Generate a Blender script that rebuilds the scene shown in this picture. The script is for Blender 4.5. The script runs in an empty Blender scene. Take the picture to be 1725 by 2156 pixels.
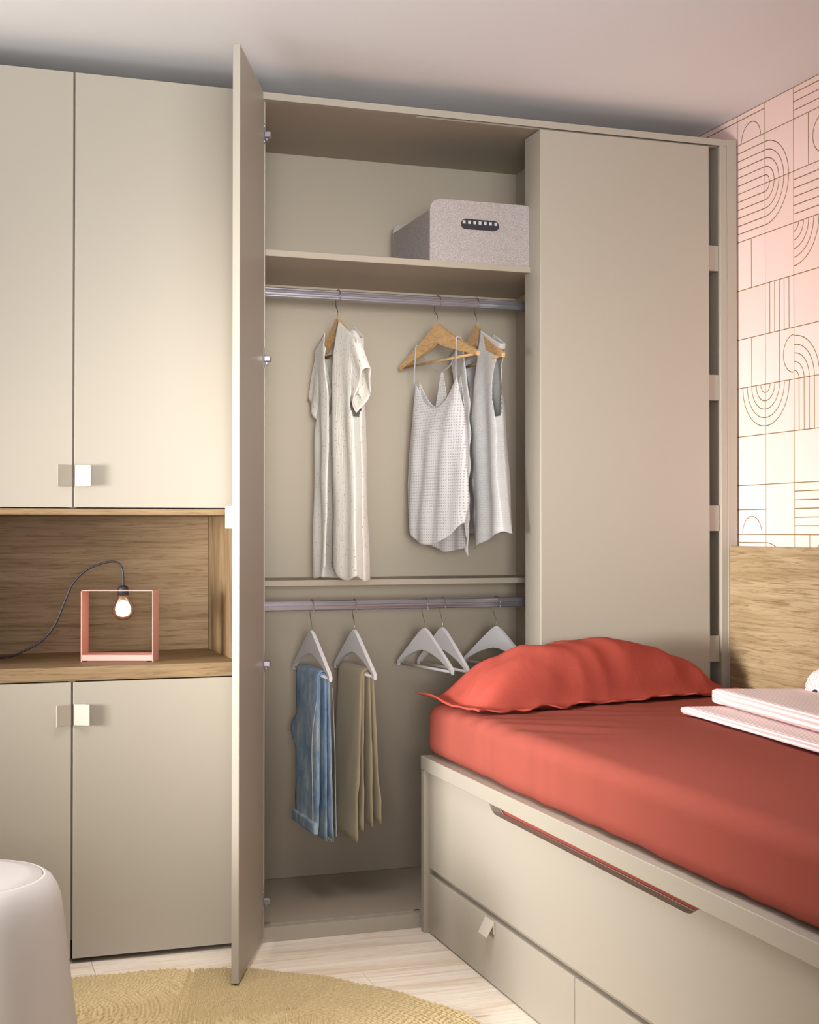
import bpy, bmesh, math, random
import numpy as np
from mathutils import Vector, Matrix, noise
random.seed(7)
S = bpy.context.scene
C = S.collection
PI = math.pi

# ---------------------------------------------------------------- camera
cam_d = bpy.data.cameras.new('camera')
cam = bpy.data.objects.new('camera', cam_d); C.objects.link(cam)
cam.location = (0, -3.79, 1.165)
cam.rotation_euler = (math.radians(90.73), 0, math.radians(-18.7))
cam_d.sensor_fit = 'HORIZONTAL'; cam_d.sensor_width = 36
cam_d.lens = 36 * 2893 / 1725
cam_d.clip_end = 50
S.camera = cam

# ---------------------------------------------------------------- world, lights, exposure
W = bpy.data.worlds.new('world'); S.world = W; W.use_nodes = True
bg = W.node_tree.nodes['Background']
bg.inputs[0].default_value = (0.97, 0.98, 1.0, 1); bg.inputs[1].default_value = 0.07

def area(name, loc, target, sx, sy, power, color, spread=180):
    d = bpy.data.lights.new(name, 'AREA'); d.shape = 'RECTANGLE'; d.size = sx; d.size_y = sy
    d.energy = power; d.color = color; d.spread = math.radians(spread)
    o = bpy.data.objects.new(name, d); C.objects.link(o); o.location = loc
    o.rotation_euler = (Vector(target) - Vector(loc)).to_track_quat('-Z', 'Y').to_euler()
    return o
area('window_light', (-2.3, -1.42, 1.12), (1.5, -0.04, 1.17), 0.75, 0.7, 16.0, (1.0, 0.99, 0.97), 38)
area('bed_fill', (-2.2, -2.0, 0.9), (1.33, -0.75, 0.35), 0.75, 0.7, 7.8, (1.0, 0.99, 0.975), 36)  # added fill to brighten the bed front, not window daylight
area('front_fill', (-0.2, -4.7, 1.25), (1.25, 0.5, 1.38), 1.1, 0.7, 5.4, (1.0, 0.995, 0.98), 42)  # added frontal fill from behind the camera, not a room lamp
area('interior_fill', (0.1, -4.7, 1.3), (1.25, 0.5, 1.45), 0.8, 0.8, 3.0, (1.0, 0.995, 0.97), 20)  # added narrow fill that lifts the middle of the wardrobe interior
area('floor_fill', (0.55, -1.30, 2.42), (0.65, -1.1, 0), 0.9, 0.5, 12, (1.0, 0.99, 0.98), 78)  # added downward fill for floor and rug, no fixture hangs here
area('ceiling_fill_left', (-1.3, -1.8, 1.5), (-0.9, -1.2, 2.48), 1.2, 1.2, 24, (0.95, 0.98, 1.0), 90)  # added fill washing the ceiling from below, no lamp stands here
area('ceiling_fill_right', (0.7, -2.6, 2.0), (0.95, -1.2, 2.48), 1.6, 1.0, 14.5, (0.95, 0.98, 1.0), 90)  # second added ceiling wash, without any real lamp behind it

S.view_settings.view_transform = 'Standard'; S.view_settings.look = 'None'
S.view_settings.gamma = 1; S.view_settings.use_curve_mapping = False
S.view_settings.exposure = -0.10

# ---------------------------------------------------------------- materials
def srgb(r, g, b):
    f = lambda c: (c / 255 / 12.92) if c / 255 <= 0.04045 else ((c / 255 + 0.055) / 1.055) ** 2.4
    return (f(r), f(g), f(b), 1)

class Mat:
    def __init__(s, name, col, rough=0.5, metal=0.0, spec=0.5):
        s.m = bpy.data.materials.new(name); s.m.use_nodes = True
        s.nt = s.m.node_tree; s.b = s.nt.nodes['Principled BSDF']
        s.b.inputs['Base Color'].default_value = col
        s.b.inputs['Roughness'].default_value = rough
        s.b.inputs['Metallic'].default_value = metal
        s.b.inputs['Specular IOR Level'].default_value = spec
    def n(s, t, **kw):
        n = s.nt.nodes.new(t)
        for k, v in kw.items():
            if k in n.inputs: n.inputs[k].default_value = v
            else: setattr(n, k, v)
        return n
    def l(s, a, b): s.nt.links.new(a, b)
    def coord(s, scale=(1, 1, 1), rot=(0, 0, 0), which='Object'):
        tc = s.n('ShaderNodeTexCoord'); mp = s.n('ShaderNodeMapping')
        mp.inputs['Scale'].default_value = scale; mp.inputs['Rotation'].default_value = rot
        s.l(tc.outputs[which], mp.inputs['Vector']); return mp.outputs[0]
    def ramp(s, fac, stops):
        r = s.n('ShaderNodeValToRGB'); e = r.color_ramp.elements
        while len(e) < len(stops): e.new(0.5)
        for el, (p, c) in zip(e, stops): el.position = p; el.color = c
        s.l(fac, r.inputs[0]); return r.outputs[0]
    def mix(s, f, a, b, mode='MIX'):
        m = s.n('ShaderNodeMix'); m.data_type = 'RGBA'; m.blend_type = mode
        for sock, v in ((m.inputs[0], f), (m.inputs[6], a), (m.inputs[7], b)):
            if hasattr(v, 'links'): s.l(v, sock)
            else: sock.default_value = v
        return m.outputs[2]
    def bump(s, h, strength=0.3, dist=0.002):
        b = s.n('ShaderNodeBump'); b.inputs['Strength'].default_value = strength
        b.inputs['Distance'].default_value = dist
        s.l(h, b.inputs['Height']); s.l(b.outputs[0], s.b.inputs['Normal'])
    def base(s, c): s.l(c, s.b.inputs['Base Color'])

def lacquer(name, col, rough=0.42):
    m = Mat(name, col, rough, 0, 0.35)
    n = m.n('ShaderNodeTexNoise', Scale=900.0, Detail=2.0); m.l(m.coord(), n.inputs[0])
    m.bump(n.outputs[0], 0.05, 0.0005)
    return m.m
BEIGE = srgb(167, 158, 144)
M_beige = lacquer('beige_lacquer', BEIGE)
M_inside = lacquer('beige_interior', srgb(167, 155, 138), 0.6)
M_handle = lacquer('cream_handle', srgb(186, 177, 163), 0.4)
M_dark = Mat('dark_gap', srgb(38, 32, 26), 0.8).m
M_white = Mat('white_paint', srgb(240, 237, 238), 0.9, 0, 0.1).m
M_plaster = Mat('plaster', srgb(205, 198, 190), 0.9, 0, 0.1).m
M_metal = Mat('brushed_metal', srgb(178, 174, 182), 0.30, 0.8).m
M_steel = Mat('nickel_wire', srgb(168, 156, 142), 0.28, 1.0).m
M_gold = Mat('gold_inlay', srgb(150, 122, 66), 0.35, 0.6).m
M_rubber = Mat('black_rubber', srgb(42, 40, 45), 0.45).m

def oak(name, c1, c2, c3, along='X', s=1.0):
    m = Mat(name, c1, 0.55, 0, 0.3)
    sc = {'X': (1.3, 14, 14), 'Y': (14, 1.3, 14), 'Z': (14, 14, 1.3)}[along]
    co = m.coord(tuple(v * s for v in sc))
    w = m.n('ShaderNodeTexNoise', Scale=1.3, Detail=3.0, Roughness=0.5, Distortion=1.6); m.l(co, w.inputs[0])
    big = m.ramp(w.outputs[0], [(0.30, c2), (0.52, c1), (0.74, c3)])
    fs = {'X': (7, 150, 150), 'Y': (150, 7, 150), 'Z': (150, 150, 7)}[along]
    f = m.n('ShaderNodeTexNoise', Scale=1.0, Detail=5.0, Roughness=0.65, Distortion=1.4)
    m.l(m.coord(tuple(v * s for v in fs)), f.inputs[0])
    fine = m.ramp(f.outputs[0], [(0.36, (0.66, 0.61, 0.54, 1)), (0.50, (1, 1, 1, 1))])
    # cathedral bands
    ws = {'X': (0.8, 7, 7), 'Y': (7, 0.8, 7), 'Z': (7, 7, 0.8)}[along]
    wv = m.n('ShaderNodeTexWave', Scale=2.3, Distortion=9.0, Detail=3.0); wv.inputs['Detail Scale'].default_value = 1.2
    wv.bands_direction = 'Z' if along != 'Z' else 'X'
    m.l(m.coord(tuple(v * s for v in ws)), wv.inputs[0])
    band = m.ramp(wv.outputs[0], [(0.0, (0.68, 0.62, 0.54, 1)), (0.28, (1, 1, 1, 1))])
    c = m.mix(1.0, big, fine, 'MULTIPLY'); c = m.mix(0.45, c, band, 'MULTIPLY')
    m.base(c); m.bump(f.outputs[0], 0.25, 0.0006)
    return m.m
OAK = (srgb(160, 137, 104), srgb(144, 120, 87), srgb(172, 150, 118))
NICHE_SHADED = (srgb(146, 121, 90), srgb(131, 106, 75), srgb(158, 134, 102))  # same oak as the headboard, with the niche's shade put into the colour
M_oak_shaded = oak('oak_x_shaded', *NICHE_SHADED, along='X')
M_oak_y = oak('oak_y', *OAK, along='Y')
M_oak_z_shaded = oak('oak_z_shaded', *NICHE_SHADED, along='Z')

def plank_mat():
    m = Mat('pale_plank', srgb(226, 208, 188), 0.5, 0, 0.35)
    oi = m.n('ShaderNodeObjectInfo')
    tc = m.n('ShaderNodeTexCoord'); ad = m.n('ShaderNodeVectorMath', operation='ADD')
    sc = m.n('ShaderNodeVectorMath', operation='SCALE'); sc.inputs[0].default_value = (7.3, 3.1, 5.7)
    m.l(oi.outputs['Random'], sc.inputs['Scale']); m.l(tc.outputs['Object'], ad.inputs[0]); m.l(sc.outputs[0], ad.inputs[1])
    mp = m.n('ShaderNodeMapping'); mp.inputs['Scale'].default_value = (1.1, 11, 11); m.l(ad.outputs[0], mp.inputs[0])
    n = m.n('ShaderNodeTexNoise', Scale=1.6, Detail=4.0, Distortion=1.2); m.l(mp.outputs[0], n.inputs[0])
    c = m.ramp(n.outputs[0], [(0.30, srgb(218, 198, 175)), (0.48, srgb(234, 219, 202)), (0.7, srgb(240, 229, 215))])
    mp2 = m.n('ShaderNodeMapping'); mp2.inputs['Scale'].default_value = (3, 150, 150); m.l(ad.outputs[0], mp2.inputs[0])
    f = m.n('ShaderNodeTexNoise', Scale=1.0, Detail=3.0); m.l(mp2.outputs[0], f.inputs[0])
    fr = m.ramp(f.outputs[0], [(0.35, (0.86, 0.83, 0.79, 1)), (0.55, (1, 1, 1, 1))])
    c = m.mix(1.0, c, fr, 'MULTIPLY')
    mp3 = m.n('ShaderNodeMapping'); mp3.inputs['Scale'].default_value = (3.0, 9, 9); m.l(ad.outputs[0], mp3.inputs[0])
    v = m.n('ShaderNodeTexVoronoi', Scale=1.0); m.l(mp3.outputs[0], v.inputs[0])
    kn = m.ramp(v.outputs['Distance'], [(0.03, (0.55, 0.45, 0.36, 1)), (0.10, (1, 1, 1, 1))])
    c = m.mix(0.7, c, kn, 'MULTIPLY')
    m.base(c); return m.m
M_plank = plank_mat()

def fabric(name, col, rough=0.85, scale=700.0, bump=0.25, sheen=0.15, wr=None):
    m = Mat(name, col, rough, 0, 0.1); m.b.inputs['Sheen Weight'].default_value = sheen
    n = m.n('ShaderNodeTexNoise', Scale=scale, Detail=2.0); m.l(m.coord(), n.inputs[0])
    if wr:
        w = m.n('ShaderNodeTexNoise', Scale=wr, Detail=3.0, Distortion=0.6); m.l(m.coord(), w.inputs[0])
        a = m.n('ShaderNodeMath', operation='MULTIPLY_ADD'); m.l(w.outputs[0], a.inputs[0]); a.inputs[1].default_value = 6; m.l(n.outputs[0], a.inputs[2])
        m.bump(a.outputs[0], bump, 0.0012)
    else: m.bump(n.outputs[0], bump, 0.0006)
    return m
M_red = fabric('terracotta_cotton', srgb(150, 76, 64), wr=9.0, bump=0.12, sheen=0, rough=1.0).m
M_red2 = fabric('terracotta_pillowcase', srgb(168, 76, 63), wr=16.0, bump=0.25, sheen=0, rough=1.0).m

def tile_mat():
    m = Mat('blush_tile', srgb(236, 196, 186), 0.45, 0, 0.4)
    oi = m.n('ShaderNodeObjectInfo')
    m.base(m.ramp(oi.outputs['Random'], [(0, srgb(236, 202, 192)), (1, srgb(241, 208, 199))]))
    return m.m
M_tile = tile_mat()

def dotted(name, base, dot, cell, radius, crinkle=True, stretch=1.0):
    m = fabric(name, base, sheen=0.2)
    v = m.n('ShaderNodeTexVoronoi', Scale=1.0 / cell); v.inputs['Randomness'].default_value = 0.15 if stretch == 1 else 0.9
    uv = m.n('ShaderNodeTexCoord'); m.l(uv.outputs['UV'], v.inputs[0])
    v.voronoi_dimensions = '2D'
    m.base(m.ramp(v.outputs['Distance'], [(radius, dot), (radius * 1.6, base)]))
    if crinkle:
        mp = m.n('ShaderNodeMapping'); mp.inputs['Scale'].default_value = (200, 26, 1); m.l(uv.outputs['UV'], mp.inputs[0])
        n = m.n('ShaderNodeTexNoise', Scale=1.0, Detail=3.0, Distortion=1.0); m.l(mp.outputs[0], n.inputs[0])
        m.bump(n.outputs[0], 0.8, 0.003)
    return m.m
M_cami = dotted('dotted_gauze', srgb(218, 215, 214), srgb(172, 165, 165), 0.0088, 0.17)
M_dress = dotted('speckled_linen', srgb(228, 222, 211), srgb(176, 142, 120), 0.023, 0.055, True, 2)
def knit_mat():
    m = Mat('light_knit', srgb(216, 214, 213), 0.9, 0, 0.1)
    uv = m.n('ShaderNodeTexCoord'); mp = m.n('ShaderNodeMapping'); mp.inputs['Scale'].default_value = (190, 190, 1)
    m.l(uv.outputs['UV'], mp.inputs[0])
    v = m.n('ShaderNodeTexVoronoi', Scale=1.0); v.voronoi_dimensions = '2D'; v.inputs['Randomness'].default_value = 0.3
    m.l(mp.outputs[0], v.inputs[0])
    m.base(m.ramp(v.outputs['Distance'], [(0.1, srgb(226, 224, 222)), (0.7, srgb(194, 192, 192))]))
    m.bump(v.outputs['Distance'], 0.6, 0.0015); return m.m
M_knit = knit_mat()
M_lining = Mat('grey_lining', srgb(136, 142, 144), 0.9, 0, 0.1).m
def denim_mat():
    m = Mat('light_denim', srgb(140, 172, 205), 0.9, 0, 0.1)
    n = m.n('ShaderNodeTexNoise', Scale=22.0, Detail=6.0, Roughness=0.7); m.l(m.coord((1, 1, 0.5)), n.inputs[0])
    c = m.ramp(n.outputs[0], [(0.3, srgb(124, 152, 184)), (0.5, srgb(164, 190, 212)), (0.64, srgb(208, 216, 222))])
    f = m.n('ShaderNodeTexNoise', Scale=600.0, Detail=2.0); m.l(m.coord(), f.inputs[0])
    c = m.mix(0.35, c, m.ramp(f.outputs[0], [(0.35, (0.5, 0.5, 0.55, 1)), (0.6, (1, 1, 1, 1))]), 'MULTIPLY')
    m.base(c); m.bump(f.outputs[0], 0.4, 0.0008); return m.m
M_denim = denim_mat()
M_fade = fabric('faded_denim', srgb(190, 200, 208), scale=300.0, bump=0.5).m
M_khaki = fabric('khaki_twill', srgb(180, 166, 138), scale=500.0, bump=0.4).m
def weave_mat(name='woven_linen', a=(196, 186, 182), b=(128, 119, 115), sc=1500.0):
    m = Mat(name, srgb(170, 162, 158), 0.95, 0, 0.1)
    t = m.coord((1, 1, 1))
    n1 = m.n('ShaderNodeTexNoise', Scale=1.0, Detail=2.0); m.l(m.coord((sc, sc, 330)), n1.inputs[0])
    n2 = m.n('ShaderNodeTexNoise', Scale=1.0, Detail=2.0); m.l(m.coord((330, 330, sc)), n2.inputs[0])
    ad = m.n('ShaderNodeMath', operation='ADD'); m.l(n1.outputs[0], ad.inputs[0]); m.l(n2.outputs[0], ad.inputs[1])
    hf = m.n('ShaderNodeMath', operation='MULTIPLY'); m.l(ad.outputs[0], hf.inputs[0]); hf.inputs[1].default_value = 0.5
    m.base(m.ramp(hf.outputs[0], [(0.40, srgb(*b)), (0.56, srgb(*a))])); m.bump(hf.outputs[0], 0.7, 0.0015)
    return m.m
M_weave = weave_mat()
def wood_hanger():
    m = Mat('hanger_wood', srgb(206, 158, 98), 0.4, 0, 0.4)
    n = m.n('ShaderNodeTexNoise', Scale=1.0, Detail=4.0, Distortion=1.0); m.l(m.coord((30, 160, 160)), n.inputs[0])
    m.base(m.ramp(n.outputs[0], [(0.35, srgb(190, 148, 98)), (0.6, srgb(216, 178, 128))])); return m.m
M_hwood = wood_hanger()
M_hwhite = Mat('white_hanger', srgb(242, 240, 243), 0.4).m
M_pinkmetal = Mat('pink_powder_coat', srgb(222, 160, 148), 0.5).m
def stripes_mat(period=0.011, axis=0):
    m = fabric('striped_cotton', srgb(240, 232, 230))
    sp = m.n('ShaderNodeSeparateXYZ'); uv = m.n('ShaderNodeTexCoord'); m.l(uv.outputs['UV'], sp.inputs[0])
    a = m.n('ShaderNodeMath', operation='MULTIPLY'); m.l(sp.outputs[axis], a.inputs[0]); a.inputs[1].default_value = 1 / period
    f = m.n('ShaderNodeMath', operation='FRACT'); m.l(a.outputs[0], f.inputs[0])
    m.base(m.ramp(f.outputs[0], [(0.42, srgb(244, 238, 236)), (0.48, srgb(226, 178, 172)), (0.92, srgb(226, 178, 172)), (0.98, srgb(244, 238, 236))]))
    return m.m
M_stripe = stripes_mat()
def jute_mat():
    m = Mat('jute', srgb(190, 166, 118), 0.9, 0, 0.1)
    n = m.n('ShaderNodeTexNoise', Scale=160.0, Detail=4.0); m.l(m.coord(), n.inputs[0])
    m.base(m.ramp(n.outputs[0], [(0.25, srgb(180, 157, 116)), (0.55, srgb(194, 172, 130)), (0.8, srgb(206, 187, 148))]))
    f = m.n('ShaderNodeTexNoise', Scale=700.0, Detail=2.0); m.l(m.coord(), f.inputs[0]); m.bump(f.outputs[0], 0.5, 0.001)
    return m.m
M_jute = jute_mat()
M_stool = Mat('matt_shell', srgb(178, 170, 165), 0.75, 0, 0.2).m
M_emit = Mat('lamp_glow', (1, 1, 1, 1), 0.5)
M_emit.b.inputs['Emission Color'].default_value = (1, 0.93, 0.82, 1); M_emit.b.inputs['Emission Strength'].default_value = 5; M_emit = M_emit.m
def glass():
    m = bpy.data.materials.new('bulb_glass'); m.use_nodes = True; nt = m.node_tree; nt.nodes.clear()
    o = nt.nodes.new('ShaderNodeOutputMaterial'); t = nt.nodes.new('ShaderNodeBsdfTransparent'); g = nt.nodes.new('ShaderNodeBsdfGlossy')
    t.inputs[0].default_value = (1, 0.86, 0.68, 1); g.inputs['Roughness'].default_value = 0.08
    f = nt.nodes.new('ShaderNodeLayerWeight'); f.inputs[0].default_value = 0.32
    x = nt.nodes.new('ShaderNodeMixShader'); nt.links.new(f.outputs['Facing'], x.inputs[0])
    nt.links.new(t.outputs[0], x.inputs[1]); nt.links.new(g.outputs[0], x.inputs[2]); nt.links.new(x.outputs[0], o.inputs[0]); return m
M_glass = glass()

# ---------------------------------------------------------------- helpers
def obj(name, bm, mat, parent=None, smooth=False, uv=None):
    me = bpy.data.meshes.new(name)
    if isinstance(bm, bmesh.types.BMesh): bm.normal_update(); bm.to_mesh(me); bm.free()
    else: me.from_pydata(bm[0], [], bm[1])
    if smooth:
        for p in me.polygons: p.use_smooth = True
    o = bpy.data.objects.new(name, me); C.objects.link(o)
    for m in (mat if isinstance(mat, (list, tuple)) else [mat]): me.materials.append(m)
    if parent: o.parent = parent
    return o
def thing(name, label, cat, loc=(0, 0, 0), rotz=0.0, group=None):
    o = bpy.data.objects.new(name, None); C.objects.link(o); o.location = loc; o.rotation_euler = (0, 0, rotz)
    o.empty_display_size = 0.05; o['label'] = label; o['category'] = cat
    if group: o['group'] = group
    return o
def tag(o, label=None, cat=None, group=None, kind=None):
    if label: o['label'] = label
    if cat: o['category'] = cat
    if group: o['group'] = group
    if kind: o['kind'] = kind
    return o
def box(bm, x0, x1, y0, y1, z0, z1, bev=0.0, seg=2):
    vs = [bm.verts.new(p) for p in ((x0, y0, z0), (x1, y0, z0), (x1, y1, z0), (x0, y1, z0), (x0, y0, z1), (x1, y0, z1), (x1, y1, z1), (x0, y1, z1))]
    fs = [bm.faces.new([vs[i] for i in q]) for q in ((3, 2, 1, 0), (4, 5, 6, 7), (0, 1, 5, 4), (1, 2, 6, 5), (2, 3, 7, 6), (3, 0, 4, 7))]
    if bev > 0:
        es = {e for f in fs for e in f.edges}
        bmesh.ops.bevel(bm, geom=list(es), offset=bev, segments=seg, affect='EDGES', profile=0.5, clamp_overlap=True)
    return bm
def bx(name, x0, x1, y0, y1, z0, z1, mat, parent=None, bev=0.0008, seg=1):
    return obj(name, box(bmesh.new(), x0, x1, y0, y1, z0, z1, bev, seg), mat, parent)
def tube(bm, pts, r, n=10, cap=True, rs=None):
    pts = [Vector(p) for p in pts]; rings = []
    t0 = (pts[1] - pts[0]).normalized()
    a = Vector((0, 0, 1)) if abs(t0.z) < 0.9 else Vector((1, 0, 0))
    u = t0.cross(a).normalized()
    for i, p in enumerate(pts):
        t = (pts[min(i + 1, len(pts) - 1)] - pts[max(i - 1, 0)]).normalized()
        u = (u - t * u.dot(t)).normalized(); v = t.cross(u)
        rr = rs[i] if rs else r
        rings.append([bm.verts.new(p + u * math.cos(2 * PI * k / n) * rr + v * math.sin(2 * PI * k / n) * rr) for k in range(n)])
    for A, B in zip(rings, rings[1:]):
        for k in range(n): bm.faces.new((A[k], A[(k + 1) % n], B[(k + 1) % n], B[k]))
    if cap: bm.faces.new(rings[0][::-1]); bm.faces.new(rings[-1])
    return bm
def lathe(bm, prof, n=48, cx=0, cy=0):
    rings = []
    for r, z in prof:
        rings.append([bm.verts.new((cx, cy, z))] if r < 1e-6 else [bm.verts.new((cx + r * math.cos(2 * PI * k / n), cy + r * math.sin(2 * PI * k / n), z)) for k in range(n)])
    for A, B in zip(rings, rings[1:]):
        for k in range(n):
            a0, a1 = A[k % len(A)], A[(k + 1) % len(A)]; b0, b1 = B[k % len(B)], B[(k + 1) % len(B)]
            f = [v for i, v in enumerate((a0, a1, b1, b0)) if v not in (a0, a1, b1, b0)[:i]]
            if len(f) > 2: bm.faces.new(f)
    return bm
def prism(bm, poly, h0, h1, axis='Y', bev=0.0, seg=2):
    mk = {'Y': lambda p, h: (p[0], h, p[1]), 'X': lambda p, h: (h, p[0], p[1]), 'Z': lambda p, h: (p[0], p[1], h)}[axis]
    A = [bm.verts.new(mk(p, h0)) for p in poly]; B = [bm.verts.new(mk(p, h1)) for p in poly]; n = len(poly)
    fs = [bm.faces.new(A[::-1]), bm.faces.new(B)] + [bm.faces.new((A[i], A[(i + 1) % n], B[(i + 1) % n], B[i])) for i in range(n)]
    if bev > 0:
        es = list({e for f in fs[:2] for e in f.edges})
        bmesh.ops.bevel(bm, geom=es, offset=bev, segments=seg, affect='EDGES', profile=0.5, clamp_overlap=True)
    bmesh.ops.recalc_face_normals(bm, faces=bm.faces[:])
    return bm
def catmull(P, n=8):
    P = [Vector(p) for p in P]; Q = [P[0] * 2 - P[1]] + P + [P[-1] * 2 - P[-2]]; out = []
    for i in range(1, len(Q) - 2):
        a, b, c, d = Q[i - 1:i + 3]
        for k in range(n):
            t = k / n; out.append(0.5 * ((2 * b) + (c - a) * t + (2 * a - 5 * b + 4 * c - d) * t * t + (3 * b - a - 3 * c + d) * t ** 3))
    out.append(P[-1]); return out
def interp(tab, x):
    for (a, fa), (b, fb) in zip(tab, tab[1:]):
        if x <= b:
            t = max(0, (x - a) / (b - a)); t = t * t * (3 - 2 * t) if False else t
            return fa + (fb - fa) * t
    return tab[-1][1]
def grid_mesh(P, nu, nv, close_u=False, skip=None, uvs=None):
    """P[j][i]: nv rows of nu points"""
    verts = [tuple(p) for row in P for p in row]; faces = []
    for j in range(nv - 1):
        for i in range(nu if close_u else nu - 1):
            if skip and skip(i, j): continue
            k = (i + 1) % nu
            faces.append((j * nu + i, j * nu + k, (j + 1) * nu + k, (j + 1) * nu + i))
    return verts, faces
def set_uv(o, uvs):
    me = o.data; l = me.uv_layers.new(name='UVMap')
    vi = np.zeros(len(me.loops), dtype=np.int32); me.loops.foreach_get('vertex_index', vi)
    l.data.foreach_set('uv', np.array(uvs, dtype=np.float32)[vi].ravel())
def solidify(o, t, off=0.0, inner=None):
    m = o.modifiers.new('thickness', 'SOLIDIFY'); m.thickness = t; m.offset = off
    if inner is not None: m.material_offset = inner
    return o
def fbm(x, y, z, s, o=3):
    return noise.fractal(Vector((x * s, y * s, z * s)), 1.0, 2.0, o)

# ================================================================ SETTING
# floor: a slab with planks laid on it
fl = bx('floor', -3.4, 2.387, -5.6, 0.66, -0.06, -0.012, M_plaster, None, 0)
tag(fl, kind='structure')
row = 0; y = 0.66; pw = 0.195
while y > -2.4:
    x = -1.0 - random.random() * 0.9
    while x < 2.386:
        L = random.uniform(1.1, 1.9); xa, xb = max(x, -1.2), min(x + L, 2.386)
        if xb - xa > 0.05:
            bx('plank', xa + 0.0004, xb - 0.0004, y - pw + 0.0004, y - 0.0004, -0.012, 0.0, M_plank, fl, 0.0006)
        x += L
    y -= pw
y = -2.4
bx('plank', -1.2, 2.386, -5.6, y + 0.14, -0.012, -0.0005, M_plank, fl, 0)
bx('plank', -3.4, -1.2, -5.6, 0.66, -0.012, -0.0005, M_plank, fl, 0)
tag(bx('ceiling', -3.4, 2.45, -5.6, 0.72, 2.481, 2.53, M_white, None, 0), kind='structure')
tag(bx('wall_back', -3.4, 2.45, 0.66, 0.72, 0, 2.481, M_plaster, None, 0), kind='structure')
bm = bmesh.new()
for a_ in ((-5.6, -2.75, 0, 2.481), (-0.95, 0.66, 0, 2.481), (-2.75, -0.95, 0, 0.45), (-2.75, -0.95, 1.70, 2.481)): box(bm, -2.52, -2.42, a_[0], a_[1], a_[2], a_[3])
tag(obj('wall_left', bm, M_plaster), kind='structure')
bm = bmesh.new()
for a_ in ((-2.75, -2.70, 0.45, 1.70), (-1.00, -0.95, 0.45, 1.70), (-2.70, -1.00, 0.45, 0.50), (-2.70, -1.00, 1.65, 1.70), (-1.88, -1.82, 0.50, 1.65)): box(bm, -2.50, -2.44, a_[0], a_[1], a_[2], a_[3], 0.003, 1)
w1 = tag(obj('window_1', bm, M_white), kind='structure')
bx('pane', -2.474, -2.470, -2.70, -1.00, 0.50, 1.65, M_glass, w1, 0)
wr = tag(bx('wall_right', 2.395, 2.45, -5.6, 0.66, 0, 2.481, M_plaster, None, 0), kind='structure')
# gold grout bed and blush tiles with gold inlay
bx('grout', 2.3873, 2.395, -5.6, 0.66, 0, 2.481, M_gold, wr, 0)
YB = [0.153 + 0.1505 * k for k in range(3, 0, -1)] + [0.153, 0.003, -0.149, -0.299, -0.4505, -0.602, -0.7535, -0.905, -1.0565, -1.208]
ZB = [2.5395, 2.385, 2.2300, 2.0760, 1.9210, 1.7655, 1.6115, 1.4580, 1.3040, 1.1500, 0.996, 0.842, 0.688, 0.534]
TW, TH = 0.1510, 0.1541
def ribbon(bm, pts, w=0.0027, h0=2.3873, h1=2.3866):
    pts = [Vector((p[0], p[1])) for p in pts]; rows = []
    for i, p in enumerate(pts):
        t = (pts[min(i + 1, len(pts) - 1)] - pts[max(i - 1, 0)]).normalized(); n = Vector((-t.y, t.x)) * w / 2
        rows.append([bm.verts.new((h0, p.x - n.x, p.y - n.y)), bm.verts.new((h1, p.x - n.x, p.y - n.y)), bm.verts.new((h1, p.x + n.x, p.y + n.y)), bm.verts.new((h0, p.x + n.x, p.y + n.y))])
    for A, B in zip(rows, rows[1:]):
        for k in range(3): bm.faces.new((A[k], A[k + 1], B[k + 1], B[k]))
U6, V6 = TW / 6, TH / 6
def pattern(kind, bm, y0, y1, z0, z1):
    """y0 = far edge (towards the wardrobe, larger y), y1 = near edge; z0 bottom, z1 top"""
    ym, zm = (y0 + y1) / 2, (z0 + z1) / 2
    H = lambda z: ribbon(bm, [(y0, z), (y1, z)]); V = lambda y: ribbon(bm, [(y, z0), (y, z1)])
    def arcs(cy, cz, a0, a1, ks):
        for k in ks:
            n = 6 + 4 * k; ribbon(bm, [(cy + k * U6 * math.cos(a0 + (a1 - a0) * i / n), cz + k * V6 * math.sin(a0 + (a1 - a0) * i / n)) for i in range(n + 1)])
    K = range(1, 6)
    if kind == 'H6': [H(z0 + k * V6) for k in K]
    if kind == 'V6': [V(y0 - k * U6) for k in K]
    if kind == 'VM': V(ym)
    if kind == 'HM': H(zm)
    if kind == 'arch':
        H(zm); ribbon(bm, [(ym + 0.054 * math.cos(PI * i / 24), z0 + 0.056 * math.sin(PI * i / 24)) for i in range(25)])
    if kind == 'qbl': arcs(y0, z0, PI / 2, PI, K)       # centre at far bottom corner
    if kind == 'qtl': arcs(y0, z1, PI, 1.5 * PI, K)     # centre at far top corner
    if kind == 'qtr': arcs(y1, z1, 1.5 * PI, 2 * PI, K) # centre at near top corner
    if kind == 'cl' or kind == 'VMcl':
        if kind == 'VMcl': V(ym)
        ribbon(bm, [(y1 + 0.054 * math.cos(a), zm + 0.056 * math.sin(a)) for a in [-PI / 2 + PI * i / 24 for i in range(25)]])
COLS = {'A': ['arch', 'H6', 'H6', 'VM', '', 'VM', 'qtr', ''],
        'B': ['', 'qbl', 'qtl', '', 'V6', 'VMcl', 'qtl', ''],
        'E': ['HM'] + [''] * 7,
        'D': ['H6', 'VMcl', 'H6', 'qtl', '', 'qbl', 'V6', '']}
seq = ['D', 'B', 'A', 'B' and 'A', 'A', 'B', 'D', 'A', 'B', 'D', 'A', 'B', 'D']
seq = ['D', 'B', 'A', 'A', 'B', 'D', 'A', 'B', 'D', 'A', 'B', 'D', 'A']
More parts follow.
